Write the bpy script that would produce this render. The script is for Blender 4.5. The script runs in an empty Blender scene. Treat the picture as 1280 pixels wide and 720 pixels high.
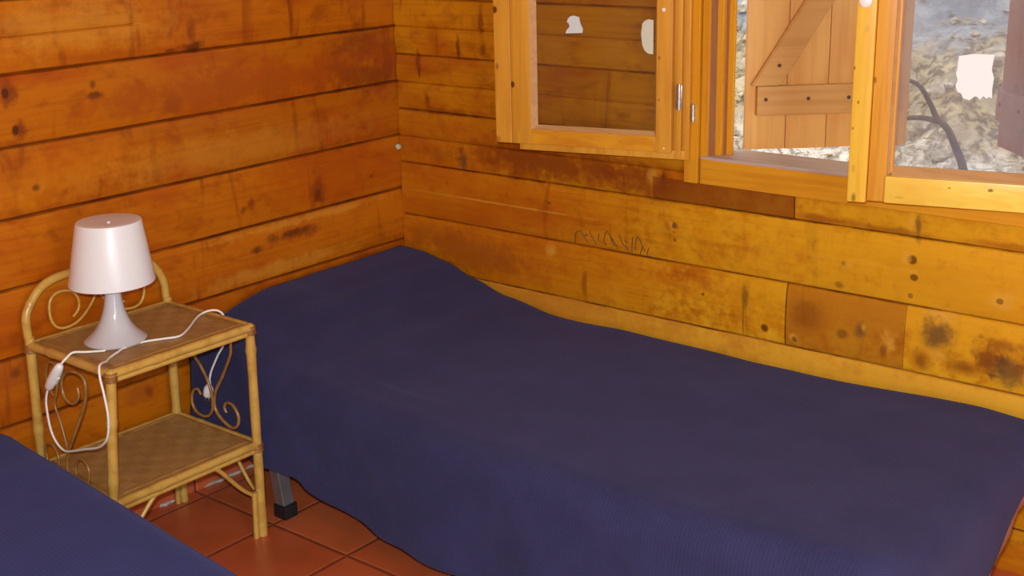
import bpy, bmesh, math, random
import numpy as np
from mathutils import Vector, Matrix, noise

random.seed(7)
S = bpy.context.scene
COL = S.collection
R = math.radians

# ------------------------------------------------------------------ camera
CAM = Vector((2.5824, -2.6420, 1.4596))
yaw, pitch, roll = R(39.4006), R(17.0089), R(-1.32504)
fw = Vector((-math.sin(yaw) * math.cos(pitch), math.cos(yaw) * math.cos(pitch), -math.sin(pitch)))
rt = Vector((math.cos(yaw), math.sin(yaw), 0))
up = rt.cross(fw)
r2 = rt * math.cos(roll) + up * math.sin(roll)
u2 = -rt * math.sin(roll) + up * math.cos(roll)
cd = bpy.data.cameras.new('camera')
cam = bpy.data.objects.new('camera', cd)
COL.objects.link(cam)
M3 = Matrix((r2, u2, -fw)).transposed()
cam.matrix_world = Matrix.Translation(CAM) @ M3.to_4x4()
cd.sensor_width = 36
cd.lens = 1593.0 * 36 / 1280
cd.clip_start = 0.02
S.camera = cam

# ------------------------------------------------------------------ world, lights, exposure
S.view_settings.view_transform = 'Standard'
S.view_settings.look = 'None'
S.view_settings.gamma = 1
S.view_settings.use_curve_mapping = False
S.view_settings.exposure = 0.0
W = bpy.data.worlds.new('world')
S.world = W
W.use_nodes = True
wn = W.node_tree
wn.nodes['Background'].inputs[0].default_value = (1.0, 0.98, 0.95, 1)
wn.nodes['Background'].inputs[1].default_value = 2.5


def lamp(name, kind, loc, energy, color, size=0.1, target=None, size_y=None):
    l = bpy.data.lights.new(name, kind)
    l.energy = energy
    l.color = color
    if kind == 'AREA':
        l.shape = 'RECTANGLE'
        l.size = size
        l.size_y = size_y or size
    elif kind == 'POINT':
        l.shadow_soft_size = size
    o = bpy.data.objects.new(name, l)
    COL.objects.link(o)
    o.location = loc
    if target is not None:
        o.rotation_euler = (Vector(target) - Vector(loc)).to_track_quat('-Z', 'Y').to_euler()
    return o


# flash of the camera that took the picture, just above its lens
lamp('camera_flash', 'POINT', CAM + u2 * 0.07 - r2 * 0.02, 172, (0.84, 0.98, 1.06), 0.02)
# added soft fill, set in an unseen opening behind and right of the camera
lamp('added_fill_light', 'AREA', (4.25, -2.65, 1.05), 36, (0.84, 0.98, 1.08), .85, (1.2, -1.4, 0.6), 1.9)

# ------------------------------------------------------------------ helpers


def link(name, me, mat=None, parent=None, smooth=False, auto=None):
    o = bpy.data.objects.new(name, me)
    COL.objects.link(o)
    if mat:
        me.materials.append(mat)
    if parent:
        o.parent = parent
    if smooth:
        for p in me.polygons:
            p.use_smooth = True
    if auto is not None:
        try:
            me.set_sharp_from_angle(angle=R(auto))
        except Exception:
            pass
    return o


ORG = {}


def thing(name, label, cat, loc=(0, 0, 0), rotz=0, group=None):
    o = bpy.data.objects.new(name, None)
    o.empty_display_size = 0.05
    COL.objects.link(o)
    o.location = loc
    o.rotation_euler = (0, 0, rotz)
    if label:
        o['label'] = label
    if cat:
        o['category'] = cat
    if group:
        o['group'] = group
    ORG[o.name] = Matrix.Translation(Vector(loc)) @ Matrix.Rotation(rotz, 4, 'Z')
    return o


def tag(o, label, cat, group=None, kind=None):
    if label:
        o['label'] = label
    if cat:
        o['category'] = cat
    if group:
        o['group'] = group
    if kind:
        o['kind'] = kind
    return o


def build(name, bm, mat, parent=None, smooth=False, auto=None, local=False, grand=None):
    """bm is in world space unless local; parent Empties get local verts. Parts of parts sit at identity."""
    root = grand or parent
    if root is not None and root.name.startswith('rattan'):
        for v in bm.verts:                               # the old stand leans a little
            k = .013 + .045 * min(1, max(0, (-.872 - v.co.y) / .37)) * min(1, max(0, (v.co.x + .05) / .39))
            v.co.y -= k * (1 - min(v.co.z, .53) / .53)
    if parent is not None and not local and root.name in ORG:
        bm.transform(ORG[root.name].inverted())
    me = bpy.data.meshes.new(name)
    bmesh.ops.recalc_face_normals(bm, faces=bm.faces)
    bm.to_mesh(me)
    bm.free()
    return link(name, me, mat, parent, smooth, auto)


def NB():
    return bmesh.new()


def box(bm, x0, x1, y0, y1, z0, z1, bev=0.0, M=None, seg=2):
    t = bmesh.new()
    bmesh.ops.create_cube(t, size=1)
    for v in t.verts:
        v.co = Vector((x0 + (v.co.x + .5) * (x1 - x0), y0 + (v.co.y + .5) * (y1 - y0), z0 + (v.co.z + .5) * (z1 - z0)))
    if bev > 0:
        bmesh.ops.bevel(t, geom=list(t.edges), offset=bev, segments=seg, affect='EDGES', profile=0.6)
    if M is not None:
        t.transform(M)
    merge(bm, t)


def merge(bm, t):
    me = bpy.data.meshes.new('tmp')
    t.to_mesh(me)
    t.free()
    bm.from_mesh(me)
    bpy.data.meshes.remove(me)


def prism(bm, pts, y0, y1, plane='xz', bev=0.0):
    """polygon pts in the plane, extruded along the third axis between y0 and y1"""
    t = bmesh.new()
    vs = []
    for a, b in pts:
        co = {'xz': (a, y0, b), 'yz': (y0, a, b), 'xy': (a, b, y0)}[plane]
        vs.append(t.verts.new(co))
    f = t.faces.new(vs)
    ex = bmesh.ops.extrude_face_region(t, geom=[f])
    d = {'xz': Vector((0, y1 - y0, 0)), 'yz': Vector((y1 - y0, 0, 0)), 'xy': Vector((0, 0, y1 - y0))}[plane]
    for g in ex['geom']:
        if isinstance(g, bmesh.types.BMVert):
            g.co += d
    bmesh.ops.recalc_face_normals(t, faces=t.faces)
    if bev > 0:
        bmesh.ops.bevel(t, geom=list(t.edges), offset=bev, segments=2, affect='EDGES')
    merge(bm, t)


def catmull(P, n=8):
    P = [Vector(p) for p in P]
    Q = [P[0] * 2 - P[1]] + P + [P[-1] * 2 - P[-2]]
    out = []
    for i in range(1, len(Q) - 2):
        a, b, c, d = Q[i - 1], Q[i], Q[i + 1], Q[i + 2]
        for k in range(n):
            t = k / n
            out.append(0.5 * ((2 * b) + (c - a) * t + (2 * a - 5 * b + 4 * c - d) * t * t + (3 * b - a - 3 * c + d) * t ** 3))
    out.append(P[-1])
    return out


def tube(bm, P, rad, seg=10, smooth_n=0, caps=True):
    """rad: number or function of 0..1"""
    if smooth_n:
        P = catmull(P, smooth_n)
    else:
        P = [Vector(p) for p in P]
    n = len(P)
    rings = []
    prev = None
    for i, p in enumerate(P):
        t = (P[min(i + 1, n - 1)] - P[max(i - 1, 0)]).normalized()
        if prev is None:
            a = Vector((0, 0, 1)) if abs(t.z) < .9 else Vector((1, 0, 0))
            nrm = t.cross(a).normalized()
        else:
            nrm = (prev - t * prev.dot(t)).normalized()
        prev = nrm
        b = t.cross(nrm)
        rr = rad(i / (n - 1)) if callable(rad) else rad
        rings.append([bm.verts.new(p + (nrm * math.cos(2 * math.pi * k / seg) + b * math.sin(2 * math.pi * k / seg)) * rr) for k in range(seg)])
    for i in range(n - 1):
        for k in range(seg):
            bm.faces.new((rings[i][k], rings[i][(k + 1) % seg], rings[i + 1][(k + 1) % seg], rings[i + 1][k]))
    if caps:
        bm.faces.new(rings[0][::-1])
        bm.faces.new(rings[-1])


def lathe(bm, prof, c, seg=64, close=True):
    rings = []
    for r, z in prof:
        if r < 1e-6:
            rings.append([bm.verts.new((c[0], c[1], c[2] + z))])
        else:
            rings.append([bm.verts.new((c[0] + r * math.cos(2 * math.pi * k / seg), c[1] + r * math.sin(2 * math.pi * k / seg), c[2] + z)) for k in range(seg)])
    for A, B in zip(rings[:-1], rings[1:]):
        for k in range(seg):
            k2 = (k + 1) % seg
            if len(A) == 1 and len(B) == 1:
                continue
            if len(A) == 1:
                bm.faces.new((A[0], B[k], B[k2]))
            elif len(B) == 1:
                bm.faces.new((A[k], A[k2], B[0]))
            else:
                bm.faces.new((A[k], A[k2], B[k2], B[k]))


# ------------------------------------------------------------------ materials
class NT:
    def __init__(s, name):
        s.m = bpy.data.materials.new(name)
        s.m.use_nodes = True
        s.t = s.m.node_tree
        s.b = s.t.nodes['Principled BSDF']

    def n(s, typ, **kw):
        nd = s.t.nodes.new(typ)
        for k, v in kw.items():
            setattr(nd, k, v)
        return nd

    def l(s, a, b):
        s.t.links.new(a, b)

    def math(s, op, a, b=None, c=None, clamp=False):
        nd = s.n('ShaderNodeMath', operation=op)
        nd.use_clamp = clamp
        for i, x in enumerate((a, b, c)):
            if x is None:
                continue
            if isinstance(x, (int, float)):
                nd.inputs[i].default_value = x
            else:
                s.l(x, nd.inputs[i])
        return nd.outputs[0]

    def ramp(s, x, lo, hi, a=0.0, b=1.0):
        nd = s.n('ShaderNodeMapRange')
        nd.interpolation_type = 'SMOOTHSTEP'
        s.l(x, nd.inputs[0])
        for i, v in zip((1, 2, 3, 4), (lo, hi, a, b)):
            nd.inputs[i].default_value = v
        return nd.outputs[0]

    def mix(s, f, a, b, blend='MIX'):
        nd = s.n('ShaderNodeMix', data_type='RGBA', blend_type=blend)
        for i, x in ((0, f), (6, a), (7, b)):
            if isinstance(x, (int, float)):
                nd.inputs[i].default_value = x
            elif isinstance(x, tuple):
                nd.inputs[i].default_value = (*x[:3], 1)
            else:
                s.l(x, nd.inputs[i])
        return nd.outputs[2]

    def noise(s, vec, scale, detail=3, rough=0.55, dist=0.0):
        nd = s.n('ShaderNodeTexNoise')
        nd.inputs['Scale'].default_value = scale
        nd.inputs['Detail'].default_value = detail
        nd.inputs['Roughness'].default_value = rough
        nd.inputs['Distortion'].default_value = dist
        if vec is not None:
            s.l(vec, nd.inputs['Vector'])
        return nd.outputs['Fac']

    def map(s, vec, scale=(1, 1, 1), loc=(0, 0, 0), rot=(0, 0, 0)):
        nd = s.n('ShaderNodeMapping')
        nd.inputs['Scale'].default_value = scale
        nd.inputs['Location'].default_value = loc
        nd.inputs['Rotation'].default_value = rot
        s.l(vec, nd.inputs['Vector'])
        return nd.outputs[0]

    def bump(s, h, dist=0.001, strength=1.0):
        nd = s.n('ShaderNodeBump')
        nd.inputs['Distance'].default_value = dist
        nd.inputs['Strength'].default_value = strength
        s.l(h, nd.inputs['Height'])
        s.l(nd.outputs[0], s.b.inputs['Normal'])


def coord(N):
    return N.n('ShaderNodeTexCoord').outputs['Object']


def simple(name, col, rough=0.5, metal=0.0, spec=0.5, noise_amt=0.0, nscale=8):
    N = NT(name)
    N.b.inputs['Roughness'].default_value = rough
    N.b.inputs['Metallic'].default_value = metal
    N.b.inputs['Specular IOR Level'].default_value = spec
    c = coord(N)
    f = N.noise(c, nscale, 4)
    f = N.ramp(f, .3, .7)
    dk = tuple(x * (1 - noise_amt) for x in col)
    N.l(N.mix(f, dk, col), N.b.inputs['Base Color'])
    return N.m


# stained knotty pine; axis = grain direction
BASE = (0.60, 0.235, 0.016)
LOGH = 0.1565


def wood_small(name, base, dark, axis='x', seed=0.0, rough=0.38, knot=0.85, contrast=1.0, spots=()):
    N = NT(name)
    c = coord(N)
    g = {'x': (1.2, 26, 26), 'y': (26, 1.2, 26), 'z': (26, 26, 1.2)}[axis]
    s = {'x': (3, 9, 9), 'y': (9, 3, 9), 'z': (9, 9, 3)}[axis]
    inf = N.n('ShaderNodeObjectInfo').outputs['Random']
    off = N.n('ShaderNodeCombineXYZ')
    r10 = N.math('MULTIPLY', inf, 13.0)
    for i in range(3):
        N.l(r10, off.inputs[i])
    ad = N.n('ShaderNodeVectorMath', operation='ADD')
    N.l(c, ad.inputs[0])
    N.l(off.outputs[0], ad.inputs[1])
    c = N.map(ad.outputs[0], loc=(seed, seed * 1.7, seed * .6))
    grain = N.noise(N.map(c, g), 2.2, 4, .6, .6)
    blotch = N.noise(N.map(c, s), 1.0, 3)
    col = N.mix(N.math('MULTIPLY', N.ramp(grain, .42, .66), .45 * contrast), base, dark)
    col = N.mix(N.math('MULTIPLY', N.ramp(blotch, .5, .72), .4 * contrast), col, tuple(x * y for x, y in zip(dark, (1, .8, .8))))
    v = N.n('ShaderNodeTexVoronoi')
    N.l(N.map(c, {'x': (5, 11, 11), 'y': (11, 5, 11), 'z': (11, 11, 5)}[axis]), v.inputs['Vector'])
    v.inputs['Scale'].default_value = 1.0
    k = N.ramp(v.outputs['Distance'], .03, .09, 1, 0)
    sepc = N.n('ShaderNodeSeparateColor')
    N.l(v.outputs['Color'], sepc.inputs[0])
    k = N.math('MULTIPLY', k, N.ramp(sepc.outputs[0], .60, .66))
    col = N.mix(N.math('MULTIPLY', k, knot), col, tuple(x * .22 for x in dark))
    if spots:
        sp_ = N.n('ShaderNodeSeparateXYZ')
        N.l(coord(N), sp_.inputs[0])
        for (sx, sz, rx, rz, a) in spots:
            du = N.math('DIVIDE', N.math('SUBTRACT', sp_.outputs[0], sx), rx)
            dz = N.math('DIVIDE', N.math('SUBTRACT', sp_.outputs[2], sz), rz)
            d = N.math('SQRT', N.math('ADD', N.math('MULTIPLY', du, du), N.math('MULTIPLY', dz, dz)))
            d = N.math('ADD', d, N.math('MULTIPLY', N.math('SUBTRACT', blotch, .5), 1.5))
            col = N.mix(N.ramp(d, .6, 1.15, a, 0), col, (.11, .022, .006))
    N.l(col, N.b.inputs['Base Color'])
    N.b.inputs['Roughness'].default_value = rough
    N.bump(grain, .0006, .5)
    return N.m


def wood_wall(name, ax, spots, shift, low, joint=.005):
    """log wall: ax = index of the horizontal axis; shift = height of a joint"""
    N = NT(name)
    c = coord(N)
    sep = N.n('ShaderNodeSeparateXYZ')
    N.l(c, sep.inputs[0])
    u, z = sep.outputs[ax], sep.outputs[2]
    row = N.math('FLOOR', N.math('DIVIDE', N.math('SUBTRACT', z, shift), LOGH))
    # per-row random offset
    wnn = N.n('ShaderNodeTexWhiteNoise')
    wnn.noise_dimensions = '1D'
    N.l(row, wnn.inputs['W'])
    rnd = wnn.outputs['Value']
    cb = N.n('ShaderNodeCombineXYZ')
    N.l(N.math('ADD', u, N.math('MULTIPLY', rnd, 9.0)), cb.inputs[0])
    N.l(z, cb.inputs[1])
    N.l(N.math('MULTIPLY', rnd, 5.0), cb.inputs[2])
    uv = cb.outputs[0]
    base = N.mix(rnd, tuple(x * .86 for x in low[0]), low[0])
    blot = N.noise(N.map(uv, (1.6, 5, 1)), 1.6, 4, .6)
    col = N.mix(N.math('MULTIPLY', N.ramp(blot, .44, .72), .85), base, low[1])
    fine = N.noise(N.map(uv, (14, 22, 1)), 1.0, 5, .65, .4)
    col = N.mix(N.math('MULTIPLY', N.ramp(fine, .48, .72), .55), col, tuple(x * .62 for x in low[1]))
    grain = N.noise(N.map(uv, (1.3, 46, 1)), 2.0, 4, .6, .7)
    col = N.mix(N.math('MULTIPLY', N.ramp(grain, .45, .68), .3), col, tuple(x * .7 for x in low[1]))
    # cross-grain stains running over the face of a log
    st = N.noise(N.map(uv, (7, 1.2, 1)), 2.2, 4, .6, .8)
    col = N.mix(N.math('MULTIPLY', N.ramp(st, .57, .72), .65), col, tuple(x * .5 for x in low[1]))
    # small knots
    v = N.n('ShaderNodeTexVoronoi')
    N.l(N.map(uv, (3.2, 8.0, 1)), v.inputs['Vector'])
    v.inputs['Scale'].default_value = 1.0
    sc = N.n('ShaderNodeSeparateColor')
    N.l(v.outputs['Color'], sc.inputs[0])
    kk = N.ramp(sc.outputs[0], .78, .82)
    k = N.math('MULTIPLY', N.ramp(v.outputs['Distance'], .03, .10, 1, 0), kk)
    halo = N.math('MULTIPLY', N.ramp(v.outputs['Distance'], .08, .30, 1, 0), kk)
    col = N.mix(N.math('MULTIPLY', halo, .35), col, tuple(x * .7 for x in low[1]))
    col = N.mix(N.math('MULTIPLY', k, .8), col, (.07, .014, .003))
    # single features: knots, stains, darker board lengths, painted sash shadow and highlights
    warp = N.noise(N.map(c, (1, 1, 1)), 45, 3, .6)
    warp2 = N.noise(N.map(c, (1, 1, 1), loc=(3, 7, 5)), 12, 4, .7)
    wv = N.math('MULTIPLY', N.math('SUBTRACT', N.math('ADD', N.math('MULTIPLY', warp, .5), warp2), .75), 2.6)
    for (su, sz, ru, rz, colr, a, kd) in spots:
        du = N.math('DIVIDE', N.math('SUBTRACT', u, su), ru)
        dz = N.math('DIVIDE', N.math('SUBTRACT', z, sz), rz)
        if kd == 'b':        # board length: crisp rectangle
            d = N.math('MAXIMUM', N.math('ABSOLUTE', du), N.math('ABSOLUTE', dz))
            f = N.math('MULTIPLY', N.math('LESS_THAN', d, 1.0), a)
        else:
            d = N.math('SQRT', N.math('ADD', N.math('MULTIPLY', du, du), N.math('MULTIPLY', dz, dz)))
            amp = .25 if kd == 'k' else .9
            d = N.math('ADD', d, N.math('MULTIPLY', wv, amp))
            f = N.ramp(d, .55 if kd == 'k' else .25, 1.0 if kd == 'k' else 1.25, a, 0)
        col = N.mix(f, col, colr)
    # dirt packed in the joints
    fr = N.math('FRACT', N.math('DIVIDE', N.math('SUBTRACT', z, shift), LOGH))
    dj = N.math('MULTIPLY', N.math('SUBTRACT', .5, N.math('ABSOLUTE', N.math('SUBTRACT', fr, .5))), LOGH)
    dj2 = N.math('ADD', dj, N.math('MULTIPLY', N.math('SUBTRACT', warp2, .5), .006))
    f = N.ramp(dj2, .0004, joint, 1, 0)
    vary = N.ramp(N.noise(N.map(uv, (5, .5, 1)), 1.0, 3), .35, .65, .45, .95)
    col = N.mix(N.math('MULTIPLY', f, vary), col, (.085, .018, .004))
    N.l(col, N.b.inputs['Base Color'])
    N.b.inputs['Roughness'].default_value = .40
    N.b.inputs['Specular IOR Level'].default_value = .4
    N.bump(N.math('ADD', N.math('MULTIPLY', grain, .6), N.math('MULTIPLY', fine, .6)), .0012, .6)
    return N.m


DK = (.055, .012, .003)
RD = (.20, .036, .003)
MR = (.33, .075, .005)
LT = (.72, .36, .04)
GY = (.10, .045, .02)
# (u, z, ru, rz, colour, strength, kind)
LS = [(-.45, 1.02, .55, .06, (.46, .075, .001), .75, 's'), (-.25, .72, .35, .07, (.46, .085, .001), .6, 's'), (-1.15, .88, .3, .07, (.64, .20, .003), .4, 's'),
      (-.2, .60, .3, .05, (.60, .17, .002), .4, 's'),
      (-.70, 1.132, .045, .014, DK, .8, 's'), (-.76, 1.128, .02, .006, DK, .7, 's'), (-.70, 1.165, .016, .035, RD, .7, 's'),
      (-.85, 1.165, .008, .04, RD, .5, 's'), (-.981, 1.051, .03, .010, DK, .8, 's'), (-.985, 1.075, .008, .012, DK, .6, 's'),
      (-1.193, 1.080, .022, .034, RD, .85, 's'), (-1.20, 1.082, .010, .014, DK, .8, 'k'), (-1.180, .998, .020, .026, RD, .9, 's'),
      (-1.188, 1.0, .010, .014, DK, .8, 'k'), (-.776, 1.002, .035, .03, RD, .5, 's'), (-.326, .705, .03, .055, RD, .75, 's'),
      (-.326, .69, .014, .02, DK, .5, 's'), (-1.159, .866, .010, .008, DK, .7, 's'), (-.42, .602, .13, .018, RD, .75, 's'),
      (-.43, .606, .075, .010, DK, .5, 's'), (-.555, .585, .022, .013, DK, .75, 's'), (-.587, .70, .010, .010, DK, .55, 's'),
      (-.56, .71, .012, .016, RD, .7, 's'), (-.119, .707, .006, .006, DK, .7, 'k'), (-.39, .886, .010, .06, RD, .6, 's'),
      (-.377, 1.165, .007, .06, RD, .55, 's'), (-.115, 1.15, .008, .05, RD, .5, 's'), (-.10, .99, .17, .05, RD, .75, 's'),
      (-.12, 1.08, .16, .05, RD, .55, 's'), (-.6, 1.02, .5, .05, MR, .5, 's'), (-1.268, .459, .016, .012, DK, .8, 's'),
      (-1.217, .397, .014, .022, DK, .8, 's'), (-.928, .304, .016, .014, DK, .75, 's'), (-.955, .31, .05, .03, MR, .6, 's'),
      (-1.02, 1.21, .25, .06, LT, .35, 's'), (-.6, .86, .5, .05, LT, .22, 's'), (-.50, .52, .30, .022, LT, .35, 's'),
      (-.38, .635, .30, .014, LT, .4, 's'), (-1.27, .45, .2, .03, MR, .5, 's')]
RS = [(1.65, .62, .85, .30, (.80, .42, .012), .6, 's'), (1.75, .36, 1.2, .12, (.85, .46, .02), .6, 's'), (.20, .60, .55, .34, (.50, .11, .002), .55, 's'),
      (.55, .80, .5, .06, (.45, .085, .002), .5, 's'),
      (.085, 1.03, .010, .035, RD, .75, 's'), (.323, 1.149, .010, .05, RD, .7, 's'), (.239, 1.07, .008, .03, DK, .7, 's'),
      (.328, 1.07, .014, .03, RD, .7, 's'), (.089, .99, .006, .02, DK, .6, 's'), (.114, .92, .014, .03, RD, .7, 's'),
      (.17, .89, .15, .012, RD, .5, 's'), (.246, .762, .020, .035, GY, .75, 's'), (.16, .765, .08, .022, MR, .5, 's'),
      (.55, .785, .34, .055, RD, .72, 's'), (.84, .770, .12, .05, RD, .6, 's'), (.878, .785, .020, .030, LT, .5, 's'), (.905, .785, .018, .034, DK, .75, 's'),  # wide red-brown patches paint in the open sash's shadow; small spots are knots
      (.545, .675, .008, .006, DK, .65, 's'), (.941, .669, .010, .010, GY, .75, 'k'), (.930, .672, .006, .01, LT, .7, 'k'),
      (.942, .632, .006, .006, DK, .6, 'k'), (.94, .652, .005, .004, DK, .5, 'k'), (.18, .685, .004, .008, DK, .5, 's'),
      (.55, .543, .022, .022, LT, .6, 's'), (.25, .50, .25, .06, MR, .65, 's'), (.662, .47, .010, .055, RD, .55, 's'),
      (1.026, .505, .006, .005, DK, .7, 'k'), (1.143, .52, .012, .035, DK, .6, 's'), (1.14, .46, .004, .05, RD, .6, 's'),
      (1.199, .45, .013, .013, RD, .85, 'k'), (1.199, .45, .006, .007, DK, .6, 'k'),
      # the long board; pale spots paint in the glints on its glossy knots
      (1.553, .678, .013, .012, DK, .8, 'k'), (1.540, .680, .010, .014, LT, .6, 's'), (1.56, .639, .012, .010, DK, .75, 'k'), (1.56, .652, .02, .006, LT, .6, 's'),
      (1.395, .644, .009, .007, DK, .5, 'k'), (1.402, .645, .012, .008, LT, .7, 's'), (1.554, .595, .008, .008, GY, .6, 'k'),
      (1.385, .592, .012, .010, DK, .5, 's'), (1.755, .623, .03, .025, LT, .7, 's'), (1.75, .618, .009, .008, DK, .6, 'k'),
      # redder, scorched board to the right of the joint
      (1.40, .494, .145, .0775, MR, .55, 'b'), (1.254, .494, .0018, .078, DK, .8, 'b'), (1.547, .494, .0015, .078, DK, .5, 'b'),
      (1.31, .50, .05, .05, RD, .5, 's'), (1.274, .441, .016, .012, LT, .7, 's'), (1.278, .437, .008, .008, DK, .7, 's'),
      (1.443, .493, .016, .022, GY, .7, 's'), (1.45, .50, .008, .012, LT, .6, 's'), (1.40, .475, .014, .012, DK, .5, 's'),
      (1.512, .474, .030, .030, LT, .65, 's'), (1.50, .455, .012, .026, RD, .7, 's'), (1.635, .565, .04, .026, LT, .75, 's'),
      (1.62, .515, .040, .040, GY, .8, 's'), (1.588, .450, .03, .028, RD, .75, 's'), (1.63, .47, .03, .02, LT, .6, 's'), (1.69, .455, .05, .022, RD, .7, 's'),
      (1.737, .484, .035, .05, RD, .85, 's'), (1.784, .466, .05, .04, GY, .8, 's'), (1.76, .52, .05, .02, RD, .6, 's'), (1.83, .50, .05, .05, RD, .6, 's'),
      # short board under the window
      (1.07, .758, .195, .029, RD, .70, 'b'), (1.265, .758, .0018, .029, DK, .85, 'b'), (1.562, .756, .009, .03, GY, .7, 's'), (1.545, .756, .006, .03, LT, .5, 's'),
      (1.35, .74, .12, .012, MR, .8, 's'), (1.50, .737, .1, .010, RD, .55, 's'), (1.76, .739, .1, .010, MR, .6, 's'),
      (.06, .65, .9, .0022, LT, .0, 's'),
      (.38, .6505, .42, .0035, LT, .55, 's'), (1.25, .650, .55, .0022, LT, .3, 's'),  # pale lines paint a highlight along the middle of this log
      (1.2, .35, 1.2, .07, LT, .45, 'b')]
M_WL = wood_wall('stained_pine_logs_left', 1, LS, 0.181, ((.53, .146, .0010), (.39, .058, .0010)), .0065)
M_WW = wood_wall('stained_pine_logs_window', 0, RS, 0.1027, ((.64, .250, .0024), (.44, .090, .0012)), .0032)

PB, PD = (.72, .32, .014), (.50, .16, .006)
M_px = wood_small('pine_grain_x', PB, PD, 'x')
M_pz = wood_small('pine_grain_z', PB, PD, 'z', 2.0)
M_py = wood_small('pine_grain_y', PB, PD, 'y', 4.0)
M_sash_x = wood_small('sash_pine_worn', (.68, .32, .04), (.50, .18, .012), 'x', 5.0, .42)
M_sash_z = wood_small('sash_pine_upright', (.72, .34, .03), (.52, .19, .010), 'z', 6.0, .42, spots=[(.508, 1.195, .009, .011, .95), (.553, 1.012, .007, .008, .95), (.512, 1.055, .006, .01, .5), (.505, .87, .015, .012, .45), (1.50, 1.085, .004, .008, .6), (.93, 1.09, .004, .006, .5), (.93, .99, .003, .004, .5)])
M_bright_x = wood_small('sash_pine_light_rail', (.90, .66, .10), (.80, .47, .04), 'x', 8.0, .35, spots=[(1.737, .873, .006, .004, .8), (1.565, .845, .014, .004, .2), (1.66, .872, .004, .003, .5)])
M_rec = wood_small('dark_brown_recess', (.36, .16, .07), (.22, .08, .04), 'z', 14.0, .5)  # darker brown for the set-back jamb faces
M_bead = wood_small('worn_pinkish_bead', (.58, .32, .12), (.42, .20, .07), 'x', 12.0, .5)
M_bright_z = wood_small('sash_pine_light_upright', (.86, .52, .05), (.70, .34, .02), 'z', 11.0, .36, spots=[(1.462, 1.11, .003, .004, .8), (1.474, 1.04, .002, .004, .7), (1.466, .985, .002, .003, .6), (1.472, .90, .003, .008, .25)])
M_sill = wood_small('worn_grey_pine', (.52, .42, .34), (.30, .22, .17), 'x', 3.0, .6)
M_shut = wood_small('weathered_shutter_boards', (.74, .40, .11), (.60, .27, .05), 'z', 1.0, .65, .9)
M_shut_b = wood_small('weathered_shutter_braces', (.60, .31, .08), (.46, .20, .035), 'x', 9.0, .65, .9)
M_shut_r = wood_small('red_brown_shutter', (.26, .085, .045), (.15, .045, .025), 'z', 1.5, .6, .6)
M_ceiling = wood_small('ceiling_pine', (.30, .15, .05), (.2, .08, .02), 'y', 2.5)


def mat_floor():
    N = NT('terracotta_tiles')
    c = coord(N)
    sep = N.n('ShaderNodeSeparateXYZ')
    N.l(c, sep.inputs[0])
    T = .26
    def cell(o, off):
        q = N.math('DIVIDE', N.math('SUBTRACT', o, off), T)
        fr = N.math('FRACT', q)
        d = N.math('MULTIPLY', N.math('SUBTRACT', .5, N.math('ABSOLUTE', N.math('SUBTRACT', fr, .5))), T)
        return N.math('FLOOR', q), d
    cx, dx = cell(sep.outputs[0], .06)
    cy, dy = cell(sep.outputs[1], -.835)
    d = N.math('MINIMUM', dx, dy)
    cb = N.n('ShaderNodeCombineXYZ')
    N.l(cx, cb.inputs[0])
    N.l(cy, cb.inputs[1])
    w = N.n('ShaderNodeTexWhiteNoise')
    w.noise_dimensions = '3D'
    N.l(cb.outputs[0], w.inputs['Vector'])
    col = N.mix(w.outputs['Value'], (.58, .112, .034), (.70, .158, .050))
    nz = N.noise(c, 7, 4)
    col = N.mix(N.math('MULTIPLY', N.ramp(nz, .4, .7), .45), col, (.36, .07, .02))
    wob = N.math('ADD', d, N.math('MULTIPLY', N.math('SUBTRACT', N.noise(c, 60, 2), .5), .003))
    g = N.ramp(wob, .001, .0045, 1, 0)
    col = N.mix(N.math('MULTIPLY', g, .75), col, (.075, .026, .014))
    N.l(col, N.b.inputs['Base Color'])
    N.l(N.math('ADD', .30, N.math('MULTIPLY', g, .4)), N.b.inputs['Roughness'])
    N.bump(N.math('ADD', N.ramp(d, .001, .008), N.math('MULTIPLY', nz, .15)), .002, .8)
    return N.m


M_floor = mat_floor()


def mat_cloth(name, base):
    N = NT(name)
    tc = N.n('ShaderNodeTexCoord')
    uv = tc.outputs['UV']
    sep = N.n('ShaderNodeSeparateXYZ')
    N.l(uv, sep.inputs[0])
    # waffle weave: fine ribs along and across, measured in metres on the unfolded cloth
    w1 = N.math('ABSOLUTE', N.math('SINE', N.math('MULTIPLY', sep.outputs[0], math.pi / .0080)))
    w2 = N.math('ABSOLUTE', N.math('SINE', N.math('MULTIPLY', sep.outputs[1], math.pi / .0080)))
    h = N.math('MAXIMUM', w1, w2)
    nz = N.noise(tc.outputs['Object'], 9, 4, .6)
    fine = N.noise(tc.outputs['Object'], 130, 3, .7)
    col = N.mix(N.ramp(nz, .35, .7), tuple(x * .82 for x in base), base)
    col = N.mix(N.math('MULTIPLY', N.ramp(fine, .4, .7), .35), col, tuple(x * y for x, y in zip(base, (1.5, .8, .85))))
    col = N.mix(N.math('MULTIPLY', N.math('SUBTRACT', 1.0, h), .45), col, tuple(x * .5 for x in base))
    N.l(col, N.b.inputs['Base Color'])
    N.b.inputs['Roughness'].default_value = .92
    N.b.inputs['Specular IOR Level'].default_value = .12
    N.b.inputs['Sheen Weight'].default_value = .2
    N.b.inputs['Sheen Roughness'].default_value = .5
    N.b.inputs['Sheen Tint'].default_value = (.35, .38, .8, 1)
    N.bump(N.math('ADD', h, N.math('MULTIPLY', fine, .5)), .0012, .7)
    return N.m


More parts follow.
